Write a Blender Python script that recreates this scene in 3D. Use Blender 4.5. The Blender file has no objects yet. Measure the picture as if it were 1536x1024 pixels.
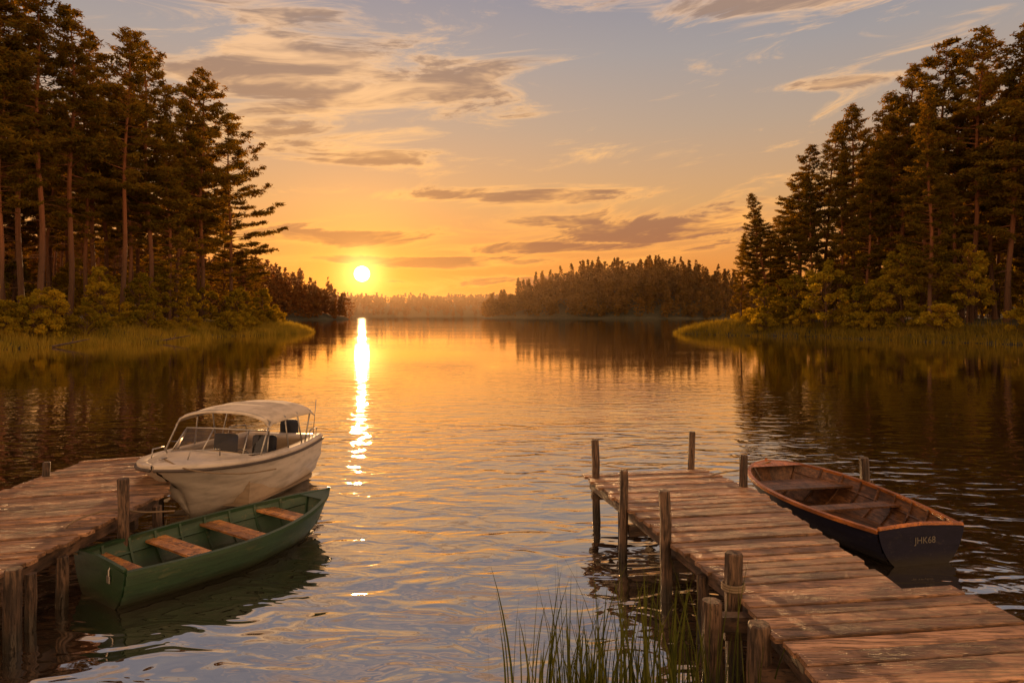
import bpy, bmesh, math, random
import numpy as np
from mathutils import Vector, Matrix
random.seed(7)
RS=np.random.RandomState
scene=bpy.context.scene
CAMH=3.5
SUN_AZ=math.radians(-12.4); SUN_EL=math.radians(3.4)
SV=Vector((math.sin(SUN_AZ)*math.cos(SUN_EL),math.cos(SUN_AZ)*math.cos(SUN_EL),math.sin(SUN_EL)))

# ------------------------------------------------------------------ node helper
class NT:
    def __init__(s,tree):
        s.t=tree; s.t.nodes.clear()
    def n(s,typ,ins=None,**props):
        nd=s.t.nodes.new(typ)
        for k,v in props.items(): setattr(nd,k,v)
        if ins:
            for k,v in ins.items():
                s.put(nd.inputs[k],v)
        return nd
    def put(s,sock,v):
        if isinstance(v,bpy.types.NodeSocket): s.t.links.new(v,sock)
        elif v is not None: sock.default_value=v
    def m(s,op,a,b=None,c=None,clamp=False):
        nd=s.t.nodes.new('ShaderNodeMath'); nd.operation=op; nd.use_clamp=clamp
        s.put(nd.inputs[0],a)
        if b is not None: s.put(nd.inputs[1],b)
        if c is not None: s.put(nd.inputs[2],c)
        return nd.outputs[0]
    def vm(s,op,a,b=None,c=None,out=0):
        nd=s.t.nodes.new('ShaderNodeVectorMath'); nd.operation=op
        s.put(nd.inputs[0],a)
        if b is not None: s.put(nd.inputs[1],b)
        if c is not None: s.put(nd.inputs[2],c)
        return nd.outputs[out]
    def ramp(s,fac,stops,interp='LINEAR'):
        nd=s.t.nodes.new('ShaderNodeValToRGB'); cr=nd.color_ramp; cr.interpolation=interp
        while len(cr.elements)<len(stops): cr.elements.new(0.5)
        for e,(p,c) in zip(cr.elements,stops):
            e.position=p; e.color=(c[0],c[1],c[2],1) if hasattr(c,'__len__') else (c,c,c,1)
        s.put(nd.inputs[0],fac)
        return nd.outputs[0]
    def mix(s,f,a,b,blend='MIX'):
        nd=s.t.nodes.new('ShaderNodeMix'); nd.data_type='RGBA'; nd.blend_type=blend
        def c(v): return (v[0],v[1],v[2],1) if isinstance(v,tuple) and len(v)==3 else v
        s.put(nd.inputs[0],f); s.put(nd.inputs[6],c(a)); s.put(nd.inputs[7],c(b))
        return nd.outputs[2]
    def sstep(s,x,a,b):
        nd=s.t.nodes.new('ShaderNodeMapRange'); nd.interpolation_type='SMOOTHSTEP'
        s.put(nd.inputs[0],x); s.put(nd.inputs[1],a); s.put(nd.inputs[2],b)
        nd.inputs[3].default_value=0; nd.inputs[4].default_value=1
        return nd.outputs[0]
    def noise(s,vec,scale,detail=4,rough=.55,dist=0,out=0):
        nd=s.t.nodes.new('ShaderNodeTexNoise')
        s.put(nd.inputs['Vector'],vec); s.put(nd.inputs['Scale'],scale)
        nd.inputs['Detail'].default_value=detail; nd.inputs['Roughness'].default_value=rough
        nd.inputs['Distortion'].default_value=dist
        return nd.outputs[out]
    def xyz(s,x,y,z=0.0):
        nd=s.t.nodes.new('ShaderNodeCombineXYZ'); s.put(nd.inputs[0],x); s.put(nd.inputs[1],y); s.put(nd.inputs[2],z)
        return nd.outputs[0]

def newmat(name):
    m=bpy.data.materials.new(name); m.use_nodes=True
    return m,NT(m.node_tree)
def finish(nt,shader):
    o=nt.n('ShaderNodeOutputMaterial'); nt.t.links.new(shader,o.inputs['Surface'])
def princ(nt,**k):
    p=nt.n('ShaderNodeBsdfPrincipled')
    for a,v in k.items():
        nt.put(p.inputs[a.replace('_',' ')],v)
    return p

# ------------------------------------------------------------------ world
w=bpy.data.worlds.new("World"); scene.world=w; w.use_nodes=True
nt=NT(w.node_tree)
tc=nt.n('ShaderNodeTexCoord').outputs['Generated']
d=nt.vm('NORMALIZE',tc)
sp=nt.n('ShaderNodeSeparateXYZ',{0:d})
X,Y,Z=sp.outputs
az=nt.m('ARCTAN2',X,Y); el=nt.m('ARCSINE',Z)
base=nt.ramp(nt.m('DIVIDE',nt.m('MAXIMUM',el,0.0),0.8),[
 (0.0,(.64,.17,.028)),(.05,(.84,.245,.032)),(.10,(.86,.315,.066)),(.20,(.74,.385,.145)),(.33,(.54,.375,.25)),
 (.45,(.41,.35,.315)),(.56,(.31,.29,.32)),(.75,(.27,.258,.30)),(1.0,(.24,.25,.32))])
sd=nt.vm('DOT_PRODUCT',d,tuple(SV),out=1)
back_fill=nt.sstep(sd,.25,-.5)
base=nt.mix(nt.m('MULTIPLY',back_fill,nt.sstep(el,1.3,.35)),base,(1.85,1.06,.53))  # unseen sky behind camera, brightened warm as added fill for trees and docks
sdp=nt.m('MAXIMUM',sd,0.0)
base=nt.mix(1.0,base,nt.ramp(sdp,[(0,1.0),(.75,(.88,.92,1.0)),(.88,(.93,.95,1.0)),(1,(1.0,1.0,1.0))]),'MULTIPLY')
def glow(p): return nt.m('POWER',sdp,p)
def addc(c,f,col): return nt.mix(f,c,nt.mix(1.0,c,col,'ADD'))
base=addc(base,glow(20),(.13,.035,.0))
base=addc(base,glow(190),(.45,.16,.0))
# --- clouds : soft elliptical weights, log-domain so that one exponent serves all
ae=nt.xyz(az,el,0.0)
def gm(a,e,ra,re,amp):
    v=nt.vm('MULTIPLY_ADD',ae,(1/ra,1/re,0.0),(-a/ra,-e/re,0.0))
    return nt.m('SUBTRACT',math.log(amp),nt.vm('DOT_PRODUCT',v,v,out=1))
ms=[gm(-.27,.310,.21,.062,1.25),gm(-.12,.325,.15,.040,1.1),gm(-.30,.250,.17,.032,1.0),gm(-.20,.220,.14,.018,.9),
    gm(-.33,.395,.16,.022,.9),
    gm(-.02,.172,.24,.011,1.15),gm(.23,.126,.17,.022,1.5),gm(.05,.098,.20,.008,1.1),
    gm(-.26,.110,.17,.014,1.2),gm(-.12,.078,.24,.009,1.2),
    gm(.42,.405,.20,.022,.95),gm(.45,.30,.14,.009,.75),gm(.10,.05,.3,.010,.95)]
M=ms[0]
for k in ms[1:]: M=nt.m('MAXIMUM',M,k)
M=nt.m('EXPONENT',M)
high=nt.sstep(el,.43,.52)
M=nt.m('MAXIMUM',M,nt.m('MULTIPLY',high,.72))
cv=nt.vm('MULTIPLY_ADD',ae,(4.2,22.0,0),(0,0,1.7))
cv=nt.vm('ADD',cv,nt.xyz(0.0,nt.m('MULTIPLY',az,-2.2),0.0))
N=nt.noise(cv,1.0,6,.67,.9)
zz=nt.m('ADD',nt.m('MAXIMUM',Z,0.0),.25)
pl=nt.xyz(nt.m('DIVIDE',X,zz),nt.m('MULTIPLY',nt.m('DIVIDE',Y,zz),1.6),3.3)
N2=nt.noise(pl,4.0,3,.6,.5)
hm=nt.n('ShaderNodeMix',{0:high,2:N,3:N2}); N=hm.outputs[0]
val=nt.m('ADD',N,nt.m('MULTIPLY',M,.28))
dens=nt.sstep(val,.55,.77)
N3=nt.noise(nt.vm('ADD',cv,(3.1,.7,0)),1.6,4,.64,.5)
shade=nt.sstep(nt.m('ADD',nt.m('MULTIPLY',dens,.34),nt.m('MULTIPLY',N3,.8)),.57,.80)
elr=nt.m('DIVIDE',nt.m('MAXIMUM',el,0.0),.6)
lit=nt.ramp(elr,[(0,(1.1,.38,.05)),(.2,(1.1,.47,.10)),(.4,(1.05,.57,.22)),(.65,(.90,.55,.31)),(.82,(.70,.48,.38)),(1,(1.05,.53,.22))])
shd=nt.ramp(elr,[(0,(.46,.13,.035)),(.2,(.38,.155,.075)),(.4,(.42,.225,.12)),(.65,(.36,.235,.175)),(1,(.50,.30,.19))])
ccol=nt.mix(shade,lit,shd)
ccol=addc(ccol,glow(60),(.30,.11,.0))
sky=nt.mix(nt.m('MULTIPLY',dens,.93),base,ccol)
sky=addc(sky,glow(2600),(1.5,.85,.20))
disc=nt.sstep(sd,math.cos(math.radians(.66)),math.cos(math.radians(.56)))
sky=addc(sky,disc,(16.,12.,6.))
nish=nt.n('ShaderNodeTexSky'); nish.sky_type='NISHITA'; nish.sun_disc=False
nish.sun_elevation=SUN_EL; nish.sun_rotation=SUN_AZ; nish.air_density=1.0; nish.dust_density=1.0
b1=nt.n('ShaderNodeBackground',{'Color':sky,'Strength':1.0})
b2=nt.n('ShaderNodeBackground',{'Color':nish.outputs[0],'Strength':.004})
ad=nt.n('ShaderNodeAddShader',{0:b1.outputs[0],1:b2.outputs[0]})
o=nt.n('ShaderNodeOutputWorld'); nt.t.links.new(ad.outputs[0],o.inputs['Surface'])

# sun
sl=bpy.data.lights.new("sun",'SUN'); sl.energy=5.0; sl.angle=math.radians(.55); sl.color=(1,.54,.22)
so=bpy.data.objects.new("sun",sl); scene.collection.objects.link(so)
so.rotation_euler=SV.to_track_quat('Z','Y').to_euler(); so.location=(-40,180,60)
# camera
cd=bpy.data.cameras.new("camera"); co=bpy.data.objects.new("camera",cd); scene.collection.objects.link(co)
co.location=(0,0,CAMH); co.rotation_euler=(math.radians(90),0,0)
cd.lens=24; cd.sensor_width=36; cd.shift_y=-39/1536; cd.clip_end=20000; cd.clip_start=.05
scene.camera=co
scene.view_settings.view_transform='Standard'; scene.view_settings.look='None'; scene.view_settings.exposure=0

# ------------------------------------------------------------------ materials
def wood(name,scale,col,col2,rough=.5,bump=.004,island=True,dark=.35,spread=.7,stain=.65,wet=False):
    m,n=newmat(name)
    p=n.n('ShaderNodeTexCoord').outputs['Object']
    geo=n.n('ShaderNodeNewGeometry')
    rnd=geo.outputs['Random Per Island']
    off=n.xyz(n.m('MULTIPLY',rnd,37.0),n.m('MULTIPLY',rnd,19.0),0.0)
    v=n.vm('MULTIPLY',n.vm('ADD',p,off),scale)
    g=n.noise(v,1.0,6,.68,.8)
    big=n.noise(n.vm('ADD',p,off),1.9,4,.65)
    fine=n.noise(n.vm('MULTIPLY',v,(2.0,2.2,2.2)),1.0,5,.75,.3)
    c=n.mix(n.sstep(g,.36,.62),col,col2)
    c=n.mix(n.m('MULTIPLY',n.sstep(big,.44,.64),stain),c,tuple(x*dark for x in col2))
    c=n.mix(n.sstep(fine,.53,.64),c,tuple(x*.18 for x in col))
    if island:
        br=n.m('ADD',1-spread*.5,n.m('MULTIPLY',rnd,spread))
        c=n.mix(1.0,c,n.xyz(br,br,br),'MULTIPLY')
    rg=n.m('ADD',rough,n.m('MULTIPLY',n.m('SUBTRACT',g,.5),.5))
    if wet:
        z=n.n('ShaderNodeSeparateXYZ',{0:p}).outputs[2]
        wt=n.sstep(n.m('ADD',z,n.m('MULTIPLY',g,.2)),.45,.22)
        c=n.mix(n.m('MULTIPLY',wt,.8),c,(.014,.013,.008))
        rg=n.m('SUBTRACT',rg,n.m('MULTIPLY',wt,.3))
    hgt=n.m('SUBTRACT',n.m('MULTIPLY',g,-.5),n.m('MULTIPLY',n.sstep(fine,.52,.66),.6))
    b=n.n('ShaderNodeBump',{'Strength':1.0,'Distance':bump,'Height':hgt})
    pr=princ(n,Base_Color=c,Roughness=rg,Normal=b.outputs[0])
    finish(n,pr.outputs[0]); return m
M_board=wood("weathered_boards",(1.4,26,26),(.47,.265,.14),(.19,.10,.055),.36,.010,spread=1.0,stain=.8)
M_beam=wood("dock_beams",(3,3,14),(.13,.075,.045),(.05,.03,.02),.6,.01)
M_post=wood("post_wood",(22,22,2.0),(.17,.10,.058),(.045,.027,.017),.65,.02,wet=True)
M_seat=wood("seat_wood",(4,4,20),(.56,.25,.075),(.24,.10,.035),.28,.003,stain=.5)
M_varn=wood("varnished_wood",(3,22,22),(.54,.18,.03),(.26,.08,.017),.30,.002,dark=.5)
M_dark=wood("dark_plank",(2,20,20),(.21,.095,.038),(.07,.03,.014),.42,.004)
def paint(name,col,rough=.35,wear=(.1,.08,.05),amt=.5,scale=9,metal=0.0,spec=.5):
    m,n=newmat(name)
    p=n.n('ShaderNodeTexCoord').outputs['Object']
    a=n.noise(n.vm('MULTIPLY',p,(.45,1,1.6)),scale,7,.74,.4); b_=n.noise(n.vm('MULTIPLY',p,(1,1,4)),2.2,4,.6)
    c=n.mix(n.m('MULTIPLY',n.sstep(a,.56,.64),amt),col,wear)
    c=n.mix(n.m('MULTIPLY',n.sstep(b_,.42,.72),.6),c,tuple(x*.45 for x in col))
    z=n.n('ShaderNodeSeparateXYZ',{0:p}).outputs[2]
    grime=n.m('MULTIPLY',n.sstep(n.m('ADD',z,n.m('MULTIPLY',n.m('SUBTRACT',a,.5),.2)),.20,.0),.75)
    c=n.mix(grime,c,(.03,.026,.016))
    bp=n.n('ShaderNodeBump',{'Strength':.6,'Distance':.004,'Height':a})
    pr=princ(n,Base_Color=c,Roughness=n.m('ADD',rough,n.m('MULTIPLY',b_,.25)),Normal=bp.outputs[0],Metallic=metal)
    pr.inputs['Specular IOR Level'].default_value=spec
    finish(n,pr.outputs[0]); return m
M_green=paint("green_paint",(.014,.048,.017),.30,(.07,.085,.035),.6)
M_greeni=paint("green_paint_inside",(.030,.070,.034),.42,(.14,.12,.05),.7)
M_navy=paint("navy_paint",(.008,.008,.022),.45,(.04,.035,.035),.5,spec=.15)
M_white=paint("white_gelcoat",(.54,.48,.41),.22,(.38,.31,.24),.4,5)
M_cream=paint("cream_interior",(.38,.29,.20),.5,(.28,.22,.17),.3)
M_canvas=paint("canvas",(.60,.52,.42),.85,(.46,.39,.31),.4,10)
M_vinyl=paint("dark_vinyl",(.016,.018,.028),.5,(.03,.03,.04),.3,spec=.25)
M_stripe=paint("rub_rail",(.06,.045,.04),.4)
M_metal=paint("tarnished_metal",(.42,.40,.37),.3,(.2,.15,.1),.4,20,1.0)
M_rope=paint("rope",(.22,.16,.10),.9)
M_letter=paint("lettering",(.35,.31,.25),.6)
def glassm():
    m,n=newmat("windscreen_glass")
    g=n.n('ShaderNodeBsdfGlossy',{'Color':(1,1,1,1),'Roughness':.02}); t=n.n('ShaderNodeBsdfTransparent',{'Color':(.80,.72,.62,1)})
    f=n.n('ShaderNodeFresnel',{'IOR':1.5}).outputs[0]
    x=n.n('ShaderNodeMixShader',{0:f,1:t.outputs[0],2:g.outputs[0]}); finish(n,x.outputs[0]); return m
M_glass=glassm()
def leaf(name,c1,c2,tr,tf=.45):
    m,n=newmat(name)
    geo=n.n('ShaderNodeNewGeometry'); p=geo.outputs['Position']
    oi=n.n('ShaderNodeObjectInfo').outputs['Random']
    cl=n.noise(p,.30,0,.6)
    f=n.m('ADD',n.m('MULTIPLY',geo.outputs['Random Per Island'],.5),n.m('MULTIPLY',cl,.6))
    c=n.mix(f,c1,c2)
    br=n.m('ADD',.7,n.m('MULTIPLY',oi,.6)); c=n.mix(1.0,c,n.xyz(br,br,n.m('MULTIPLY',br,.9)),'MULTIPLY')
    dd=n.n('ShaderNodeBsdfDiffuse',{'Color':c}); t=n.n('ShaderNodeBsdfTranslucent',{'Color':n.mix(1.0,c,tr,'MULTIPLY')})
    x=n.n('ShaderNodeMixShader',{0:tf,1:dd.outputs[0],2:t.outputs[0]}); finish(n,x.outputs[0]); return m
M_pine=leaf("pine_needles",(.060,.066,.012),(.26,.185,.030),(1.9,1.2,.38),.55)
M_broad=leaf("broad_leaves",(.09,.10,.012),(.38,.29,.030),(1.8,1.3,.45),.55)
M_grass=leaf("grass_blades",(.12,.12,.022),(.42,.30,.055),(1.6,1.3,.6),.5)
M_reed=leaf("reed_blades",(.03,.045,.012),(.09,.095,.03),(1.3,1.2,.7),.3)
M_far=leaf("island_foliage",(.045,.036,.010),(.18,.105,.022),(1.7,1.1,.4),.5)
M_far2=leaf("headland_foliage",(.06,.034,.012),(.16,.08,.022),(1.9,1.1,.4),.5)
M_far3=leaf("far_shore_foliage",(.05,.03,.015),(.12,.065,.028),(1.5,1.1,.6),.5)
def bark():
    m,n=newmat("pine_bark")
    p=n.n('ShaderNodeTexCoord').outputs['Object']
    a=n.noise(n.vm('MULTIPLY',p,(4,4,1.0)),1.0,4,.7)
    z=n.n('ShaderNodeSeparateXYZ',{0:p}).outputs[2]
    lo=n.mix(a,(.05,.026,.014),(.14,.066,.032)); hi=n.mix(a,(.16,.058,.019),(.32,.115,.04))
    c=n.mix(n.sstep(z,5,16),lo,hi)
    b=n.n('ShaderNodeBump',{'Strength':1.0,'Distance':.06,'Height':a})
    finish(n,princ(n,Base_Color=c,Roughness=.9,Normal=b.outputs[0]).outputs[0]); return m
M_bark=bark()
def groundm():
    m,n=newmat("ground")
    p=n.n('ShaderNodeNewGeometry').outputs['Position']
    a=n.noise(p,.35,4,.65); b_=n.noise(p,4,3,.7)
    c=n.mix(n.sstep(a,.4,.62),(.035,.04,.014),(.075,.065,.03)); c=n.mix(n.sstep(b_,.5,.7),c,(.03,.022,.013))
    z=n.n('ShaderNodeSeparateXYZ',{0:p}).outputs[2]
    c=n.mix(n.sstep(z,.25,-.05),c,(.025,.02,.014))
    b=n.n('ShaderNodeBump',{'Strength':1.0,'Distance':.25,'Height':b_})
    finish(n,princ(n,Base_Color=c,Roughness=.95,Normal=b.outputs[0]).outputs[0]); return m
M_ground=groundm()
def waterm():
    m,n=newmat("lake_water")
    p=n.n('ShaderNodeNewGeometry').outputs['Position']
    py=n.n('ShaderNodeSeparateXYZ',{0:p}).outputs[1]
    w1=n.noise(n.vm('MULTIPLY',p,(1.15,2.3,1)),1.0,2,.42,.8)
    w2=n.noise(n.vm('MULTIPLY',p,(.35,.75,1)),1.0,2,.5,.3)
    w3=n.noise(n.vm('MULTIPLY',p,(4.2,6.5,1)),1.0,1,.5,.2)
    patch=n.noise(n.vm('MULTIPLY',p,(.03,.09,1)),1.0,3,.5)
    calm=n.m('ADD',.11,n.m('MULTIPLY',n.m('SUBTRACT',1.0,n.sstep(py,6,42)),.95))
    amp=n.m('MULTIPLY',calm,n.m('ADD',.5,n.m('MULTIPLY',n.sstep(patch,.35,.65),.75)))
    h=n.m('ADD',n.m('MULTIPLY',w1,.050),n.m('ADD',n.m('MULTIPLY',w2,.045),n.m('MULTIPLY',w3,.003)))
    b=n.n('ShaderNodeBump',{'Strength':1.0,'Distance':1.0,'Height':n.m('MULTIPLY',h,amp)})
    body=n.n('ShaderNodeBsdfDiffuse',{'Color':(.018,.015,.011,1),'Normal':b.outputs[0]})
    gl=n.n('ShaderNodeBsdfGlossy',{'Color':(1.0,.96,.91,1),'Roughness':.02,'Normal':b.outputs[0]})
    f=n.n('ShaderNodeFresnel',{'IOR':1.5,'Normal':b.outputs[0]}).outputs[0]
    f=n.m('ADD',.24,n.m('MULTIPLY',n.m('POWER',f,.5),.86),clamp=True)
    x=n.n('ShaderNodeMixShader',{0:f,1:body.outputs[0],2:gl.outputs[0]}); finish(n,x.outputs[0]); return m
M_water=waterm()

# ------------------------------------------------------------------ mesh helpers
class MB:
    def __init__(s): s.V=[];s.F=[];s.M=[];s.n=0
    def add(s,V,F,m=0):
        V=np.asarray(V,dtype=float).reshape(-1,3)
        s.V.append(V)
        if isinstance(F,np.ndarray): Fs=[F]
        else:
            by={}
            for f in F: by.setdefault(len(f),[]).append(tuple(f))
            Fs=[np.array(v) for v in by.values()]
        for f in Fs:
            s.F.append(f.astype(np.int64)+s.n); s.M.append(np.full(len(f),m))
        s.n+=len(V)
    def mesh(s,name,mats,smooth=False):
        me=bpy.data.meshes.new(name)
        V=np.concatenate(s.V); lv=np.concatenate([f.ravel() for f in s.F])
        tot=np.concatenate([np.full(len(f),f.shape[1]) for f in s.F]); st=np.concatenate([[0],np.cumsum(tot)[:-1]])
        me.vertices.add(len(V)); me.vertices.foreach_set('co',V.ravel())
        me.loops.add(len(lv)); me.loops.foreach_set('vertex_index',lv.astype(np.int32))
        me.polygons.add(len(tot)); me.polygons.foreach_set('loop_start',st.astype(np.int32))
        for m in mats: me.materials.append(m)
        me.polygons.foreach_set('material_index',np.concatenate(s.M).astype(np.int32))
        me.polygons.foreach_set('use_smooth',np.full(len(tot),smooth))
        me.update(calc_edges=True); me.validate()
        return me
    def obj(s,name,mats,parent=None,smooth=False):
        return mkobj(name,s.mesh(name,mats,smooth),parent)
def mkobj(name,data,parent=None):
    o=bpy.data.objects.new(name,data); scene.collection.objects.link(o)
    if parent: o.parent=parent
    return o
def empty(name,loc=(0,0,0),rz=0):
    e=bpy.data.objects.new(name,None); scene.collection.objects.link(e); e.location=loc; e.rotation_euler=(0,0,rz); e.empty_display_size=.3
    return e
def tube(P,R,k=7,cap=True,jit=0,seed=0):
    P=np.asarray(P,float); n=len(P); R=np.broadcast_to(R,(n,))
    rs=RS(seed)
    V=[]
    T=np.gradient(P,axis=0)
    for i in range(n):
        t=T[i]/ (np.linalg.norm(T[i])+1e-9)
        a=np.array([0,0,1.]) if abs(t[2])<.9 else np.array([1.,0,0])
        u=np.cross(t,a);u/=np.linalg.norm(u); v=np.cross(t,u)
        for j in range(k):
            an=2*math.pi*j/k; r=R[i]*(1+jit*(rs.rand()-.5))
            V.append(P[i]+r*(math.cos(an)*u+math.sin(an)*v))
    F=[]
    for i in range(n-1):
        for j in range(k):
            F.append((i*k+j,i*k+(j+1)%k,(i+1)*k+(j+1)%k,(i+1)*k+j))
    if cap:
        F.append(tuple(range(k))[::-1]); F.append(tuple((n-1)*k+j for j in range(k)))
    return np.array(V),F
def hexa(c8):
    F=[(0,3,2,1),(4,5,6,7),(0,1,5,4),(1,2,6,5),(2,3,7,6),(3,0,4,7)]
    return np.array(c8,float),F
def rbox(c,s,bev=.02,rot=None,seg=2):
    bm=bmesh.new(); bmesh.ops.create_cube(bm,size=1)
    bmesh.ops.scale(bm,vec=s,verts=bm.verts)
    bmesh.ops.bevel(bm,geom=list(bm.edges),offset=bev,segments=seg,affect='EDGES',profile=.5)
    if rot: bmesh.ops.rotate(bm,cent=(0,0,0),matrix=Matrix.Rotation(rot[1],3,rot[0]),verts=bm.verts)
    bmesh.ops.translate(bm,vec=c,verts=bm.verts)
    bm.verts.index_update()
    V=[tuple(v.co) for v in bm.verts]; F=[tuple(v.index for v in f.verts) for f in bm.faces]; bm.free()
    return V,F
def beam(p,q,wd,ht):
    p=np.array(p,float);q=np.array(q,float); t=q-p; s=np.array([t[1],-t[0],0]); s=s/(np.linalg.norm(s)+1e-9)*wd/2; u=np.array([0,0,ht/2])
    return hexa([p-s-u,p+s-u,q+s-u,q-s-u,p-s+u,p+s+u,q+s+u,q-s+u])

# ------------------------------------------------------------------ terrain
lake=np.array([(-90,1),(-62,1.2),(-30,1.5),(0,1.0),(25,.6),(60,1),(84,1),(80,30),(72,55),(66,70),(60.5,81),(54.5,89),(51,97),(50,103),(48.5,112),(37,119),(31.5,128),
 (31,134),(40,141),(66,152),(105,190),(190,300),(340,520),(560,800),(800,1100),(650,1420),(250,1500),(-50,1460),(-300,1480),(-560,1400),
 (-640,1150),(-520,900),(-330,740),(-190,650),(-150,620),(-141,600),(-147,560),(-190,470),(-205,390),(-165,290),(-105,205),(-64,168),(-46,152),(-42,144),(-42.5,132),(-44,119),
 (-47,108),(-46.5,98),(-46.5,89),(-50.5,80),(-52,69),(-55,50),(-72,25)],float)
def sdf(x,y):
    x=np.asarray(x,float);y=np.asarray(y,float)
    dmin=np.full(x.shape,1e9); ins=np.zeros(x.shape,bool)
    n=len(lake)
    for i in range(n):
        a=lake[i];b=lake[(i+1)%n]; e=b-a
        t=np.clip(((x-a[0])*e[0]+(y-a[1])*e[1])/(e@e),0,1)
        dd=np.hypot(x-a[0]-t*e[0],y-a[1]-t*e[1]); dmin=np.minimum(dmin,dd)
        c=((a[1]>y)!=(b[1]>y)); 
        with np.errstate(divide='ignore',invalid='ignore'):
            xi=(b[0]-a[0])*(y-a[1])/(b[1]-a[1]+1e-12)+a[0]
        ins^=(c&(x<xi))
    s=np.where(ins,-dmin,dmin)
    r=np.sqrt(((x-150)/186)**2+((y-800)/105)**2)
    isl=(1-r)*105
    return np.maximum(s,isl)
def wob(x,y): return np.sin(x*.21+y*.13)*.8+np.sin(x*.53-y*.37)*.5+np.sin(x*1.3+y*.9)*.25
def ss(a,b,v):
    t=np.clip((v-a)/(b-a),0,1); return t*t*(3-2*t)
def height(x,y):
    s=sdf(x,y)+wob(x,y)*ss(20,60,np.asarray(y,float))
    f=.35+.65*ss(10,50,np.asarray(y,float))
    land=2.9*(1-np.exp(-np.maximum(s,0)/8))*f+ss(250,450,y)*(20*ss(0,90,s)+14*ss(60,300,s))+ss(600,760,y)*ss(1100,900,y)*ss(0,90,s)*12
    land=land+ .12*wob(x*2,y*2)*ss(0,6,s)
    return np.where(s>0,land,np.maximum(s*.3,-3.0))
nr,na=330,520
rr=np.concatenate([[0.5],np.geomspace(1.5,6000,nr-1)]); aa=np.linspace(0,2*math.pi,na,endpoint=False)
RR,AA=np.meshgrid(rr,aa,indexing='ij'); GX=RR*np.sin(AA);GY=RR*np.cos(AA); GZ=height(GX,GY)
V=np.stack([GX,GY,GZ],-1).reshape(-1,3)
I,J=np.meshgrid(np.arange(nr-1),np.arange(na),indexing='ij'); J2=(J+1)%na
F=np.stack([I*na+J,(I+1)*na+J,(I+1)*na+J2,I*na+J2],-1).reshape(-1,4)[:, ::-1]
g=MB(); g.add(V,F); g.add([(0,0,float(height(0.,0.)))]+[tuple(V[j]) for j in range(na)],[(0,1+j,1+(j+1)%na) for j in range(na)])
g.obj("ground",[M_ground],smooth=True)
wm=MB(); wm.add([(-7000,-7000,0),(7000,-7000,0),(7000,7000,0),(-7000,7000,0)],[(0,1,2,3)]); wm.obj("lake_water",[M_water])

# evening haze over the far water
hz=MB(); hz.add(*hexa([(-1500,420,.5),(1500,420,.5),(1500,2300,.5),(-1500,2300,.5),(-1500,420,48),(1500,420,48),(1500,2300,48),(-1500,2300,48)]))
hm_,n_=newmat("evening_haze")
vs=n_.n('ShaderNodeVolumeScatter',{'Color':(1.0,.68,.42,1),'Density':.00016,'Anisotropy':.6})
oo=n_.n('ShaderNodeOutputMaterial'); n_.t.links.new(vs.outputs[0],oo.inputs['Volume'])
hz.obj("haze",[hm_])

# ------------------------------------------------------------------ trees
def tris(C,size,rs,updir=.35,wr=.35,flat=1.0):
    n=len(C)
    D=rs.normal(size=(n,3)); D[:,2]=D[:,2]*flat+updir; D/=np.linalg.norm(D,axis=1)[:,None]
    S=np.cross(D,rs.normal(size=(n,3))); S/=np.linalg.norm(S,axis=1)[:,None]+1e-9
    L=(size*(.6+.8*rs.rand(n)))[:,None]
    a=C-D*L*.4-S*L*wr*.5; b=C-D*L*.4+S*L*wr*.5; c=C+D*L*.6
    V=np.stack([a,b,c],1).reshape(-1,3); F=np.arange(3*n).reshape(-1,3)
    return V,F
def leaves(C,size,rs):
    n=len(C); U=rs.normal(size=(n,3));U/=np.linalg.norm(U,axis=1)[:,None]; W=np.cross(U,rs.normal(size=(n,3)));W/=np.linalg.norm(W,axis=1)[:,None]+1e-9
    L=(size*(.6+.8*rs.rand(n)))[:,None]
    V=np.stack([C-U*L*.5,C+W*L*.28,C+U*L*.5,C-W*L*.28],1).reshape(-1,3); return V,np.arange(4*n).reshape(-1,4)
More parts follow.
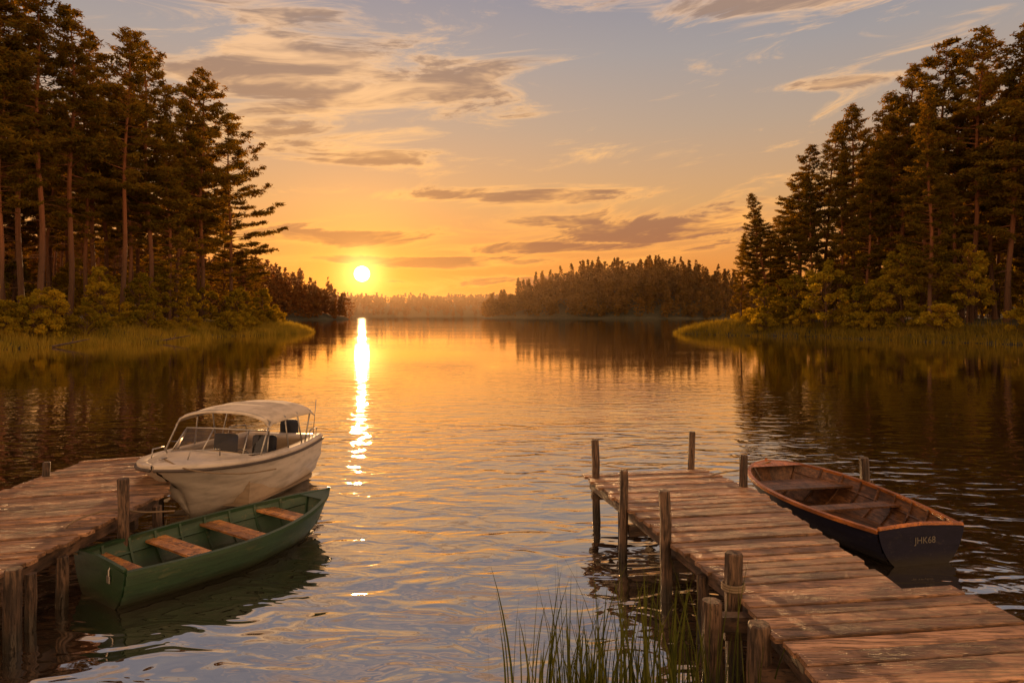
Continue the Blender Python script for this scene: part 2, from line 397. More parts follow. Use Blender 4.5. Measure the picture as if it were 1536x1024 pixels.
def pine_mesh(seed,H=36,cb=.38,spread=5.0,nb=95,dens=6,shape=.75,gap=.25):
    rs=RS(seed); mb=MB()
    zz=np.linspace(-1,H,14); bend=rs.normal(size=2)*.9
    P=np.stack([bend[0]*(zz/H)**2*1.6+.2*np.sin(zz*.3+seed),bend[1]*(zz/H)**2*1.6+.16*np.cos(zz*.27),zz],1); P[0,:2]=P[1,:2]
    R=.31*(1-zz/H)**.75+.03; R[0]*=1.25
    mb.add(*tube(P,R,8,True),0)
    def at(z): return np.array([np.interp(z,zz,P[:,0]),np.interp(z,zz,P[:,1]),z])
    for i in range(18):
        z=H*rs.uniform(.10,cb+.1); a=rs.rand()*6.283; L=rs.uniform(.6,2.8); p=at(z)
        q=p+np.array([math.cos(a)*L,math.sin(a)*L,-.15*L]); mb.add(*tube([p,(p+q)/2+[0,0,.1],q],[.05,.035,.012],3,False),0)
    C=[]; az=rs.rand()*6
    for i in range(nb):
        u=((i+rs.rand())/nb)
        z=H*(cb+(1-cb)*u**.92)
        az+=2.4+rs.normal()*.5
        prof=(1-u)**shape*min(1,.5+u*2.6)+.035
        L=spread*prof*rs.uniform(.45,1.25)
        if rs.rand()<gap*(1-u): L*=.4
        p=at(z); dr=np.array([math.cos(az),math.sin(az),0]); pr=np.array([-dr[1],dr[0],0])
        e1=-.14+.50*u+rs.normal()*.13; e2=.14+.12*rs.rand()
        s=np.array([0,.35,.7,1.0]); B=p+dr*(L*s)[:,None]+np.array([0,0,1])*(L*(e1*s+e2*s*s))[:,None]
        mb.add(*tube(B,[.035+.010*L,.03,.02,.008],3,False),0)
        ntw=int(2+L*1.9)
        for kk in range(ntw):
            q=rs.uniform(.28,1.0)**.75 if kk>0 else 1.0
            side=rs.choice([-1,1]); tl=(.15+.42*L*(1.15-q))*rs.uniform(.4,1.0)
            c0=p+dr*L*q+np.array([0,0,L*(e1*q+e2*q*q)])
            tip=c0+pr*side*tl+dr*tl*.7+[0,0,.12*tl+.08]
            n=int(dens*(1.2+tl))
            f=rs.rand(n)[:,None]
            c=c0*(1-f)+tip*f+rs.normal(size=(n,3))*[.24,.24,.10]+[0,0,.08]
            C.append(c)
    C=np.concatenate(C); C=np.repeat(C,2,0)+rs.normal(size=(len(C)*2,3))*[.15,.15,.07]
    mb.add(*tris(C,np.full(len(C),.60),rs,.30,.30,.5),1)
    return mb.mesh("pine_tree_mesh",[M_bark,M_pine])
def broad_mesh(seed,H=11,W=3.6,nl=34,nleaf=120,lz=.16,size=.46,trunk=True):
    rs=RS(seed); mb=MB()
    top=np.array([rs.normal()*.4,rs.normal()*.4,H*.75])
    if trunk: mb.add(*tube([(0,0,-.6),(0.1,0,H*.25),top*.6+[.1,0,0],top],[.17,.14,.09,.04],6),0)
    C=[]
    for i in range(nl):
        u=rs.rand(); z=H*(lz+(1-lz)*u*.96); a=rs.rand()*6.283
        prof=math.sin(math.pi*min(1,.18+.80*u))**.7
        r=W*prof*math.sqrt(rs.uniform(.15,1)); c=np.array([math.cos(a)*r,math.sin(a)*r,z])
        st=np.array([0,0,max(.2,z-r*.9)]); mb.add(*tube([st,(st+c)/2+[0,0,.1],c],[.06,.04,.015],3,False),0)
        rad=rs.uniform(.55,1.05)*W*.30
        D=rs.normal(size=(nleaf,3)); D/=np.linalg.norm(D,axis=1)[:,None]
        C.append(c+D*(rad*rs.rand(nleaf)**.45)[:,None]*[1,1,.65])
    C=np.concatenate(C); mb.add(*leaves(C,np.full(len(C),size),rs),1)
    return mb.mesh("broadleaf_mesh",[M_bark,M_broad])
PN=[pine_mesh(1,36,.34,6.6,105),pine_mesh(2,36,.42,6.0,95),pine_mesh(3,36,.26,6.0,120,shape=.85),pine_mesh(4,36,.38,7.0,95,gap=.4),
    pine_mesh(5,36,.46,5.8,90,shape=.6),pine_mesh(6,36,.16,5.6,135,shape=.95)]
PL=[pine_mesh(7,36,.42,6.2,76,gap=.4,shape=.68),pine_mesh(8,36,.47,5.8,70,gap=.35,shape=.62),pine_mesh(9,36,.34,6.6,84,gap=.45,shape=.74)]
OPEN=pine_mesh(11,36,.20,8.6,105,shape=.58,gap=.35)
OPEN2=pine_mesh(12,36,.26,7.4,92,shape=.6,gap=.45)
BD=[broad_mesh(21),broad_mesh(22,9,3.8),broad_mesh(23,13,3.4,44)]
BU=[broad_mesh(31,3.6,2.4,22,100,.05,.30,False),broad_mesh(32,2.6,2.2,20,90,.05,.28,False)]
rt=random.Random(3)
def place(me,name,x,y,s,sx=1.0):
    o=mkobj(name,me); o.location=(x,y,float(height(x,y))-.15); o.rotation_euler=(rt.gauss(0,.014),rt.gauss(0,.014),rt.random()*6.28)
    o.scale=(s*sx,s*sx,s); return o
def pt(px,ytop,dd,me,sx=1.0):
    x=(px-768)/1024*dd; h=(473-ytop)/1024*dd+CAMH-float(height(x,dd))
    place(me,"pine_tree",x,dd,h/36,sx)
for a in [(347,165,128,OPEN,1.0),(303,110,121,OPEN2,.95),(262,112,117,PL[0]),(228,58,108,PL[2]),(184,52,101,PL[1]),(142,80,107,PL[0]),(104,14,94,PL[2]),
          (62,-25,88,PL[1]),(30,0,92,PL[0]),(-8,-45,84,PL[2]),(-50,-60,80,PL[0]),(-110,-80,78,PL[1]),(385,392,150,PN[5]),(160,110,120,PL[1])]:
    pt(*a)
for a in [(1138,292,131,PN[2]),(1112,350,134,PN[5]),(1168,330,133,PN[5]),(1200,222,128,PN[0]),(1236,188,124,PN[2]),(1282,155,119,PN[1]),(1320,190,120,PN[5]),
          (1352,98,112,PN[0]),(1405,72,106,PN[4]),(1385,150,110,PN[2]),(1458,46,100,PN[3]),(1512,34,95,PN[2]),(1490,100,104,PN[1]),(1560,20,92,PN[0]),(1610,0,88,PN[4]),(1680,-20,86,PN[3]),
          (1220,260,121,PN[5]),(1300,230,112,PN[2]),(1430,150,103,PN[1])]:
    pt(*a)
def fill(n,x0,x1,y0,y1,topf,smin,seed,meshes,dmin=3.2):
    r=random.Random(seed); pts=[]; k=0
    while len(pts)<n and k<8000:
        k+=1; x=r.uniform(x0,x1); y=r.uniform(y0,y1)
        if float(sdf(x,y))<smin: continue
        if any((x-a)**2+(y-b)**2<dmin**2 for a,b in pts): continue
        px=768+1024*x/y; tp=topf(px)
        if tp is None: continue
        h=(473-tp)/1024*y*r.uniform(.72,.97)+2
        h=min(h,44*r.uniform(.8,1.0))
        pts.append((x,y)); place(r.choice(meshes),"pine_tree",x,y,h/36,36/h**1.0*r.uniform(.85,1.0) if h<24 else 1)
def lt(px):
    if px>380: return None
    return np.interp(px,[-300,0,100,200,260,300,345,385],[-60,10,30,80,130,150,260,400])
def rtp(px):
    if px<1105: return None
    return np.interp(px,[1100,1140,1200,1280,1350,1450,1540,1900],[400,330,250,180,125,70,45,-20])
fill(52,-120,-46,70,185,lt,9,5,PL+[PN[1],PN[0],PN[5]])
fill(68,44,135,78,185,rtp,8,6,PN)
def fillb(n,meshes,name,x0,x1,y0,y1,s0,s1,seed,sc,pxr):
    r=random.Random(seed); k=0;c=0
    while c<n and k<20000:
        k+=1;x=r.uniform(x0,x1);y=r.uniform(y0,y1);s=float(sdf(x,y))
        if not(s0<s<s1): continue
        px=768+1024*x/y
        if not(pxr[0]<px<pxr[1]): continue
        place(r.choice(meshes),name,x,y,r.uniform(*sc)); c+=1
fillb(20,BD,"birch_tree",-110,-48,66,160,6,17,8,(.4,.8),(-60,395))
fillb(20,BD,"birch_tree",-140,-60,75,200,17,50,12,(.7,1.2),(-100,370))
fillb(34,BU,"bush",-80,-42,66,160,2.5,8,9,(.6,1.1),(-60,420))
fillb(28,BD,"birch_tree",45,110,78,160,5,15,10,(.6,1.05),(1130,1640))
fillb(26,BD,"birch_tree",55,140,80,200,15,50,13,(.9,1.5),(1150,1640))
fillb(34,BU,"bush",34,90,78,160,2.5,8,11,(.7,1.3),(1110,1640))
for px,dd,s,me in [(1238,112,1.1,BD[0]),(1400,101,1.25,BD[1]),(1330,104,.85,BD[0]),(1450,97,.9,BD[2]),(1290,109,.7,BD[1]),(80,82,.6,BD[1]),(50,78,.55,BD[0]),(150,92,.65,BD[2]),(1180,120,.55,BD[1])]:
    x=(px-768)/1024*dd; place(me,"birch_tree",x,dd,s)

def grass(name,x0,x1,y0,y1,n,seed,s0=-.8,s1=9,hh=(.5,1.3),nb=6):
    rs=RS(seed); x=rs.uniform(x0,x1,n);y=rs.uniform(y0,y1,n); s=sdf(x,y)+wob(x,y)
    k=(s>s0)&(s<s1); x=x[k];y=y[k]; z=height(x,y)
    m=len(x); 
    x=np.repeat(x,nb)+rs.normal(size=m*nb)*.22; y=np.repeat(y,nb)+rs.normal(size=m*nb)*.22; z=np.maximum(np.repeat(z,nb),-.3)-.05
    h=rs.uniform(hh[0],hh[1],m*nb)*np.repeat(.5+.8*rs.rand(m),nb); wd=.05
    b=np.stack([x,y,z],1); a=rs.rand(m*nb)*6.28; sv=np.stack([np.cos(a),np.sin(a),0*a],1)*wd
    lean=np.stack([rs.normal(size=m*nb)*.22,rs.normal(size=m*nb)*.22,np.ones(m*nb)],1)*h[:,None]
    V=np.stack([b-sv,b+sv,b+lean],1).reshape(-1,3); mb=MB(); mb.add(V,np.arange(len(V)).reshape(-1,3)); mb.obj(name,[M_grass])
grass("shore_grass",-75,-38,60,170,26000,1)
grass("shore_grass",28,95,66,170,34000,2)
grass("shore_grass",-20,25,-3,0.6,900,3,-.2,5,(.2,.5))

# ------------------------------------------------------------------ distant forests
def far_forest(name,n,gen,seed,hr,sz,nt_,mat):
    rs=RS(seed); mb=MB(); k=0; VV=[]
    X=[];Y=[]
    while len(X)<n:
        x,y=gen(rs)
        if float(sdf(x,y))>2: X.append(x);Y.append(y)
    X=np.array(X);Y=np.array(Y);Zs=height(X,Y); SD=sdf(X,Y)
    for x,y,z,s in zip(X,Y,Zs,SD):
        H=rs.uniform(*hr)*(.6+.4*min(1,s/25)); con=rs.rand()<.65
        m=nt_
        u=rs.rand(m)**.8
        if con: r=H*.19*((1-u)**.8+.04)*np.sqrt(rs.rand(m)); zz=H*(.08+.92*u)
        else: r=H*.27*np.sin(np.pi*(.12+.86*u))**.6*np.sqrt(rs.rand(m)); zz=H*.85*(.06+.92*u)
        a=rs.rand(m)*6.283
        VV.append(np.stack([x+r*np.cos(a),y+r*np.sin(a),z+zz],1))
    C=np.concatenate(VV); mb.add(*tris(C,np.full(len(C),sz),rs,.3,.75,.6),0)
    mb.obj(name,[mat])
def isl(rs): return rs.uniform(-36,336),rs.uniform(695,860)
far_forest("island_forest",720,isl,41,(18,40),2.5,150,M_far)
def hd(rs): return rs.uniform(-330,-138),rs.uniform(330,680)
far_forest("headland_forest",850,hd,42,(20,36),2.3,105,M_far2)
def fs(rs): return rs.uniform(-720,850),rs.uniform(1400,1720)
far_forest("far_shore_forest",1900,fs,43,(16,27),4.5,40,M_far3)

# ------------------------------------------------------------------ docks
def poly(pts,t):
    pts=np.array(pts,float); L=np.r_[0,np.cumsum(np.linalg.norm(np.diff(pts,axis=0),axis=1))]; L/=L[-1]
    return np.array([np.interp(t,L,pts[:,0]),np.interp(t,L,pts[:,1])])
def deck(par,left,right,n,z,seed,skew=0,name="deck_boards"):
    r=random.Random(seed); mb=MB()
    for i in range(n):
        t0=(i+.05+r.uniform(-.01,.03))/n;t1=(i+1-.05-r.uniform(-.01,.03))/n
        a=poly(left,t0);b=poly(left,t1);c=poly(right,t1);e=poly(right,t0)
        dv=(c-b)/np.linalg.norm(c-b); o1=r.uniform(-.02,.06);o2=r.uniform(-.02,.06)
        a=a-dv*o1;b=b-dv*o1;c=c+dv*o2;e=e+dv*o2
        zt=z+r.uniform(-.010,.010); tl=r.uniform(-.010,.010); th=.045; rl=r.uniform(-.004,.004)
        nseg=6; cv=r.uniform(-.007,.007); V=[]
        for k in range(nseg+1):
            q=k/nseg; wv=np.array([r.gauss(0,.003),r.gauss(0,.003)])
            p0=a*(1-q)+e*q+wv; p1=b*(1-q)+c*q-wv; zz=zt+tl*(q-.5)+cv*math.sin(q*math.pi)
            cr=(p1-p0)/np.linalg.norm(p1-p0)*.009
            V+= [(p0[0],p0[1],zz-th+rl),(p0[0],p0[1],zz-.009+rl),(p0[0]+cr[0],p0[1]+cr[1],zz+rl),(p1[0]-cr[0],p1[1]-cr[1],zz-rl),(p1[0],p1[1],zz-.009-rl),(p1[0],p1[1],zz-th-rl)]
        F=[]
        for k in range(nseg):
            for j in range(6): F.append((k*6+j,k*6+(j+1)%6,(k+1)*6+(j+1)%6,(k+1)*6+j))
        F.append((5,4,3,2,1,0)); F.append(tuple(nseg*6+j for j in range(6)))
        mb.add(V,F)
    return mb.obj(name,[M_board],par)
def post(par,x,y,ztop,r,seed,name="post",zb=-1.6,k=9):
    rs=RS(seed); zz=np.linspace(zb,ztop,9); P=np.stack([x+rs.normal(size=9)*.004+(zz-ztop)*rs.normal()*.01,y+rs.normal(size=9)*.004,zz],1)
    R=r*(1.06-.08*(zz-zb)/(ztop-zb)); P=np.vstack([P,P[-1]+[0,0,.012]]); R=np.r_[R,r*.86]
    V,F=tube(P,R,k,True,.16,seed); mb=MB(); mb.add(V,F); return mb.obj(name,[M_post],par)
D=empty("wooden_dock")
zd=.75
deck(D,[(1.25,11.85),(2.30,6.58)],[(3.45,12.25),(3.86,10.7),(3.93,6.86)],28,zd,1)
deck(D,[(2.18,6.56),(2.30,5.3),(2.35,-.8)],[(4.42,6.88),(4.58,5.7),(4.7,-.6)],35,zd+.035,2,name="deck_boards_near")
bm_=MB()
zb_=zd-.045-.09
for p,q in [((1.38,11.75),(2.40,6.6)),((3.38,12.1),(3.76,10.6)),((3.76,10.6),(3.84,6.8)),((2.4,11.9),(3.1,6.7))]:
    bm_.add(*beam((p[0],p[1],zb_),(q[0],q[1],zb_),.09,.17))
for p,q in [((2.36,6.5),(2.46,-.8)),((4.35,6.7),(4.6,-.8)),((3.3,6.6),(3.5,-.8))]:
    bm_.add(*beam((p[0],p[1],zb_+.03),(q[0],q[1],zb_+.03),.10,.17))
for p,q in [((1.36,11.62),(3.42,12.0)),((1.66,9.7),(3.84,9.9)),((1.95,8.35),(3.86,8.5)),((2.05,6.62),(4.35,6.72)),((2.1,5.8),(4.5,5.9)),((2.2,4.2),(4.55,4.3))]:
    bm_.add(*beam((p[0],p[1],zb_-.17),(q[0],q[1],zb_-.17),.10,.15))
bm_.add(*beam((1.80,6.42,.62),(2.45,6.42,.62),.13,.14))
bm_.obj("dock_beams",[M_beam],D)
for i,(x,y,zt,r) in enumerate([(1.42,11.62,1.38,.068),(3.24,12.28,1.40,.062),(1.60,9.75,1.28,.064),(1.88,8.38,1.34,.072),(2.18,6.72,1.16,.085),(3.72,10.98,1.25,.066),
        (1.86,6.35,.84,.095),(2.12,5.88,.84,.10),(2.62,6.45,.66,.08),(3.9,8.6,.66,.07),(3.95,6.9,.66,.08),(4.45,5.0,.66,.09),(2.3,9.6,.6,.06),(1.75,10.8,.6,.065),(3.3,11.9,.6,.06),(2.12,7.6,.6,.065)]):
    post(D,x,y,zt,r,50+i)
def coil(par,x,y,z,r,turns,name="rope_coil",seed=0):
    t=np.linspace(0,turns*6.283,turns*18); P=np.stack([x+np.cos(t)*r*(1+.04*np.sin(3*t)),y+np.sin(t)*r,z+t/6.283*.024],1)
    mb=MB(); mb.add(*tube(P,.012,6)); mb.obj(name,[M_rope],par,True)
coil(D,2.18,6.72,.80,.105,3)
D2=empty("wooden_dock")
deck(D2,[(-8.1,13.0),(-8.0,10.5),(-8.05,-.8)],[(-6.75,13.55),(-5.40,10.7),(-5.42,9.5),(-5.45,-.2)],72,zd,5)
bm_=MB()
for p,q in [((-7.95,12.9),(-7.9,-.8)),((-6.8,13.3),(-5.55,10.6)),((-5.54,10.6),(-5.56,-.8)),((-6.7,13.1),(-6.7,-.8))]:
    bm_.add(*beam((p[0],p[1],zb_),(q[0],q[1],zb_),.09,.18))
for y in [12.2,10.0,7.4,5.0]:
    bm_.add(*beam((-8.0,y,zb_-.17),(-5.5-(.7 if y>12 else 0),y,zb_-.17),.10,.15))
bm_.obj("dock_beams",[M_beam],D2)
for i,(x,y,zt,r) in enumerate([(-5.32,9.35,1.26,.075),(-5.22,7.15,.84,.085),(-7.98,11.7,.98,.06),(-5.35,10.3,.62,.07),(-6.3,12.2,.62,.07),(-7.95,9.5,.62,.07),(-5.40,8.2,.6,.07),(-5.35,7.6,.62,.06)]):
    post(D2,x,y,zt,r,80+i)
mp=empty("mooring_post"); post(mp,6.42,12.45,.90,.085,99,"post"); post(mp,6.60,12.6,.45,.06,98,"brace")

def rope(par,P,name,r=.011):
    P=np.array(P,float); t=np.arange(len(P)); tt=np.linspace(0,len(P)-1,len(P)*8)
    Q=[]
    for u in tt:
        i=min(int(u),len(P)-2); f=u-i
        p0=P[max(i-1,0)];p1=P[i];p2=P[i+1];p3=P[min(i+2,len(P)-1)]
        Q.append(.5*((2*p1)+(-p0+p2)*f+(2*p0-5*p1+4*p2-p3)*f*f+(-p0+3*p1-3*p2+p3)*f**3))
    mb=MB(); mb.add(*tube(Q,r,6)); return mb.obj(name,[M_rope],par,True)

# ------------------------------------------------------------------ boats
def make_rowboat(loc,rz,L,B,trans,tmax,p,q,s_fn,draft,rake,mo,mi,mg,mseat,mfloor,mtr,seats,strakes=6):
    E=empty("rowboat",loc,rz)
    def hb(t):
        if t<tmax:
            f=t/tmax; return B*(trans+(1-trans)*math.sin(f*math.pi/2))
        f=(t-tmax)/(1-tmax); return B*max(.012,(1-f**p)**q)
    def kz(t): return -draft+ (draft+.10)*max(0,(t-.72)/.28)**2
    def pt_(t,u,off=0.0):
        v=.85*max(0,(t-.5)/.5)
        a=u*math.pi/2
        f=(1-v)*math.sin(a)**.62*(.80+.20*u)+v*u**.75
        g=(1-v)*(1-math.cos(a))**1.0+v*u
        y=hb(t)*f; s=s_fn(t); z=kz(t)+(s-kz(t))*g
        x=L*t-rake*(t**5)*(1-g)*1.0
        return np.array([x+ (off*.8 if t>.97 else 0),y+off,z-off*.15])
    ns=34; ts=np.linspace(0,1,ns)
    outer=MB();inner=MB();gun=MB();ribs=MB()
    for sd_ in (1,-1):
        rows=[]
        for j in range(strakes):
            u0=j/strakes;u1=(j+1)/strakes
            rows.append([pt_(t,u0,.022 if j>0 else 0) for t in ts]); rows.append([pt_(t,(u0+u1)/2,.011) for t in ts]); rows.append([pt_(t,u1,.0) for t in ts])
        V=np.array(rows).reshape(-1,3)*[1,sd_,1]; F=[]
        for r in range(len(rows)-1):
            for i in range(ns-1): F.append((r*ns+i,r*ns+i+1,(r+1)*ns+i+1,(r+1)*ns+i))
        outer.add(V,F)
        rows=[[pt_(t,u,0)*[1,1,1]-np.array([0 if t<.95 else .03,min(.028,hb(t)*.8),-.01]) for t in ts] for u in np.linspace(.02,1,14)]
        for rw in rows:
            for v in rw: v[1]=max(v[1],0.0)
        V=np.array(rows).reshape(-1,3)*[1,sd_,1]; F=[]
        for r in range(13):
            for i in range(ns-1): F.append((r*ns+i,(r+1)*ns+i,(r+1)*ns+i+1,r*ns+i+1))
        inner.add(V,F)
        R4=[[],[],[],[]]
        for t in ts:
            c=pt_(t,1); 
            R4[0].append(c+[0,.022,-.035]);R4[1].append(c+[0,.022,.018]);R4[2].append(c+[0,-.05,.018]);R4[3].append(c+[0,-.05,-.03])
            for k in (2,3): R4[k][-1][1]=max(R4[k][-1][1],0)
        R4=[np.array(r) for r in R4]
        V=np.array(R4).reshape(-1,3)*[1,sd_,1];F=[]
        for r in range(4):
            for i in range(ns-1): F.append((r*ns+i,r*ns+i+1,((r+1)%4)*ns+i+1,((r+1)%4)*ns+i))
        F.append((0,ns,2*ns,3*ns)); gun.add(V,F)
        for t in np.arange(.09,.93,.105):
            us=np.linspace(.15,.985,9); a=[];
            for u in us:
                c=pt_(t,u); 
                a.append([c+[-.016,-.028,.01],c+[.016,-.028,.01],c+[.016,-.055,.022],c+[-.016,-.055,.022]])
            V=np.array(a).reshape(-1,3)*[1,sd_,1];F=[]
            for i in range(8):
                for k in range(4): F.append((i*4+k,i*4+(k+1)%4,(i+1)*4+(k+1)%4,(i+1)*4+k))
            ribs.add(V,F)
        a=[]
        for t in np.linspace(.03,.93,24):
            c=pt_(t,.80); c[1]-=.05; a.append(c*[1,sd_,1])
        ribs.add(*tube(a,.016,4))
    outer.obj("hull",[mo],E,False); inner.obj("lining",[mi],E,True); gun.obj("gunwales",[mg],E); ribs.obj("ribs",[mi],E)
    us=np.linspace(0,1,14); ring=[pt_(0,u) for u in us]; s0=s_fn(0)
    pr=[(c[0],c[1],c[2]) for c in ring]+[(0,hb(0)*.55,s0+.035),(0,0,s0+.055),(0,-hb(0)*.55,s0+.035)]+[(c[0],-c[1],c[2]) for c in ring[::-1][:-1]]
    n=len(pr); V=[(-.022,b,c) for a,b,c in pr]+[(.022,b*.985,c) for a,b,c in pr]
    F=[tuple(range(n)),tuple(range(2*n-1,n-1,-1))]+[(i,n+i,n+(i+1)%n,(i+1)%n) for i in range(n)]
    tm=MB(); tm.add(V,F); tm.obj("transom",[mtr],E)
    tt=MB(); tt.add(*tube([(-.0,-hb(0)*.98,s0+.03),(0,-hb(0)*.5,s0+.055),(0,0,s0+.072),(0,hb(0)*.5,s0+.055),(0,hb(0)*.98,s0+.03)],.028,5)); tt.obj("transom_cap",[mg],E)
    st=MB(); a=[]
    for u in np.linspace(0.05,1.08,10):
        c=pt_(1,min(u,1)); a.append((c[0]+.012,0,c[2]+max(0,u-1)*.5))
    st.add(*tube(a,.028,6)); sf=s_fn(1)
    th=[pt_(t,1) for t in (.90,.94,.975,1.0)]
    V=[(c[0],c[1]-.03 if c[1]>.05 else c[1],c[2]+.012) for c in th]+[(c[0],-(c[1]-.03 if c[1]>.05 else c[1]),c[2]+.012) for c in th]
    F=[(i,i+1,4+i+1,4+i) for i in range(3)]; st.add(V,F); st.obj("stem",[mg],E)
    sm=MB()
    for (t,wd,dz,planks) in seats:
        for k in range(planks):
            tt_=t+(k-(planks-1)/2)*wd/planks/L; z=s_fn(t)-dz
            w_=wd/planks*.95/2
            def yy(tv):
                best=.1
                for u in np.linspace(.1,1,30):
                    c=pt_(tv,u)
                    if c[2]<=z: best=c[1]
                return best-.03
            y0=yy(tt_-w_/L);y1=yy(tt_+w_/L); x=tt_*L
            sm.add(*hexa([(x-w_,-y0,z-.03),(x+w_,-y1,z-.03),(x+w_,y1,z-.03),(x-w_,y0,z-.03),(x-w_,-y0,z),(x+w_,-y1,z),(x+w_,y1,z),(x-w_,y0,z)]))
    sm.obj("thwarts",[mseat],E)
    fl=MB(); zf=.055
    def yf(t):
        best=.05
        for u in np.linspace(.05,1,40):
            c=pt_(t,u)
            if c[2]<=zf: best=c[1]
        return best-.02
    tsf=np.linspace(.012,.90,16); ys=[max(.03,yf(t)) for t in tsf]
    for k in range(7):
        V=[];
        for t,y in zip(tsf,ys):
            a=-y+2*y*(k+.04)/7;b=-y+2*y*(k+.96)/7; V+=[(t*L,a,zf),(t*L,b,zf),(t*L,a,zf-.02),(t*L,b,zf-.02)]
        F=[]
        for i in range(15): 
            o_=i*4; F+=[(o_,o_+4,o_+5,o_+1),(o_,o_+2,o_+6,o_+4),(o_+1,o_+5,o_+7,o_+3)]
        fl.add(V,F)
    V=[];F=[]
    for t,y in zip(tsf,ys): V+=[(t*L,-y-.01,zf-.022),(t*L,y+.01,zf-.022)]
    for i in range(15): F.append((2*i,2*i+2,2*i+3,2*i+1))
    fl.add(V,F); fl.obj("floorboards",[mfloor],E)
    return E,pt_
G,gp=make_rowboat((-5.06,8.38,0),math.radians(55.4),3.55,.80,.80,.42,2.0,.80,lambda t:.42+.05*(1-t)**2+.20*t**3,.12,.30,M_green,M_greeni,M_green,M_seat,M_greeni,M_green,
   [(.055,.36,.10,2),(.30,.30,.09,2),(.53,.30,.08,2),(.76,.28,.08,2)])
rope(G,[(.05,.50,.45),(-.1,.62,.52),(-.1,.80,.70),(.15,.95,.80),(.6,.98,.82),(.9,.7,.76),(1.25,.55,.72)],"mooring_rope",.012)
k=MB(); k.add(*tube([(.04,-.30,.50),(.0,-.30,.53),(-.035,-.30,.45),(-.035,-.30,.36)],.012,6)); k.add(*rbox((-.04,-.30,.34),(.02,.07,.09),.006)); k.obj("transom_bracket",[M_metal],G)
K,kp=make_rowboat((5.76,9.62,0),math.radians(101.5),3.85,1.0,.70,.50,2.6,.62,lambda t:.50+.16*t**2.5,.12,.25,M_navy,M_dark,M_varn,M_dark,M_dark,M_navy,
   [(.10,.30,.14,2),(.40,.28,.12,2),(.74,.66,.13,4)])
tcu=bpy.data.curves.new("registration_number",'FONT'); tcu.body="JHK68"; tcu.size=.13; tcu.extrude=.001; tcu.align_x='CENTER'
to=mkobj("registration_number",tcu,K); to.location=(-.026,-.05,.30); to.rotation_euler=(math.radians(90),0,math.radians(-90))
tcu.materials.append(M_letter)
rope(K,[(3.7,0,.68),(3.5,.5,.62),(3.0,1.15,.70),(2.6,1.75,.76),(2.3,2.0,.80)],"mooring_rope",.012)
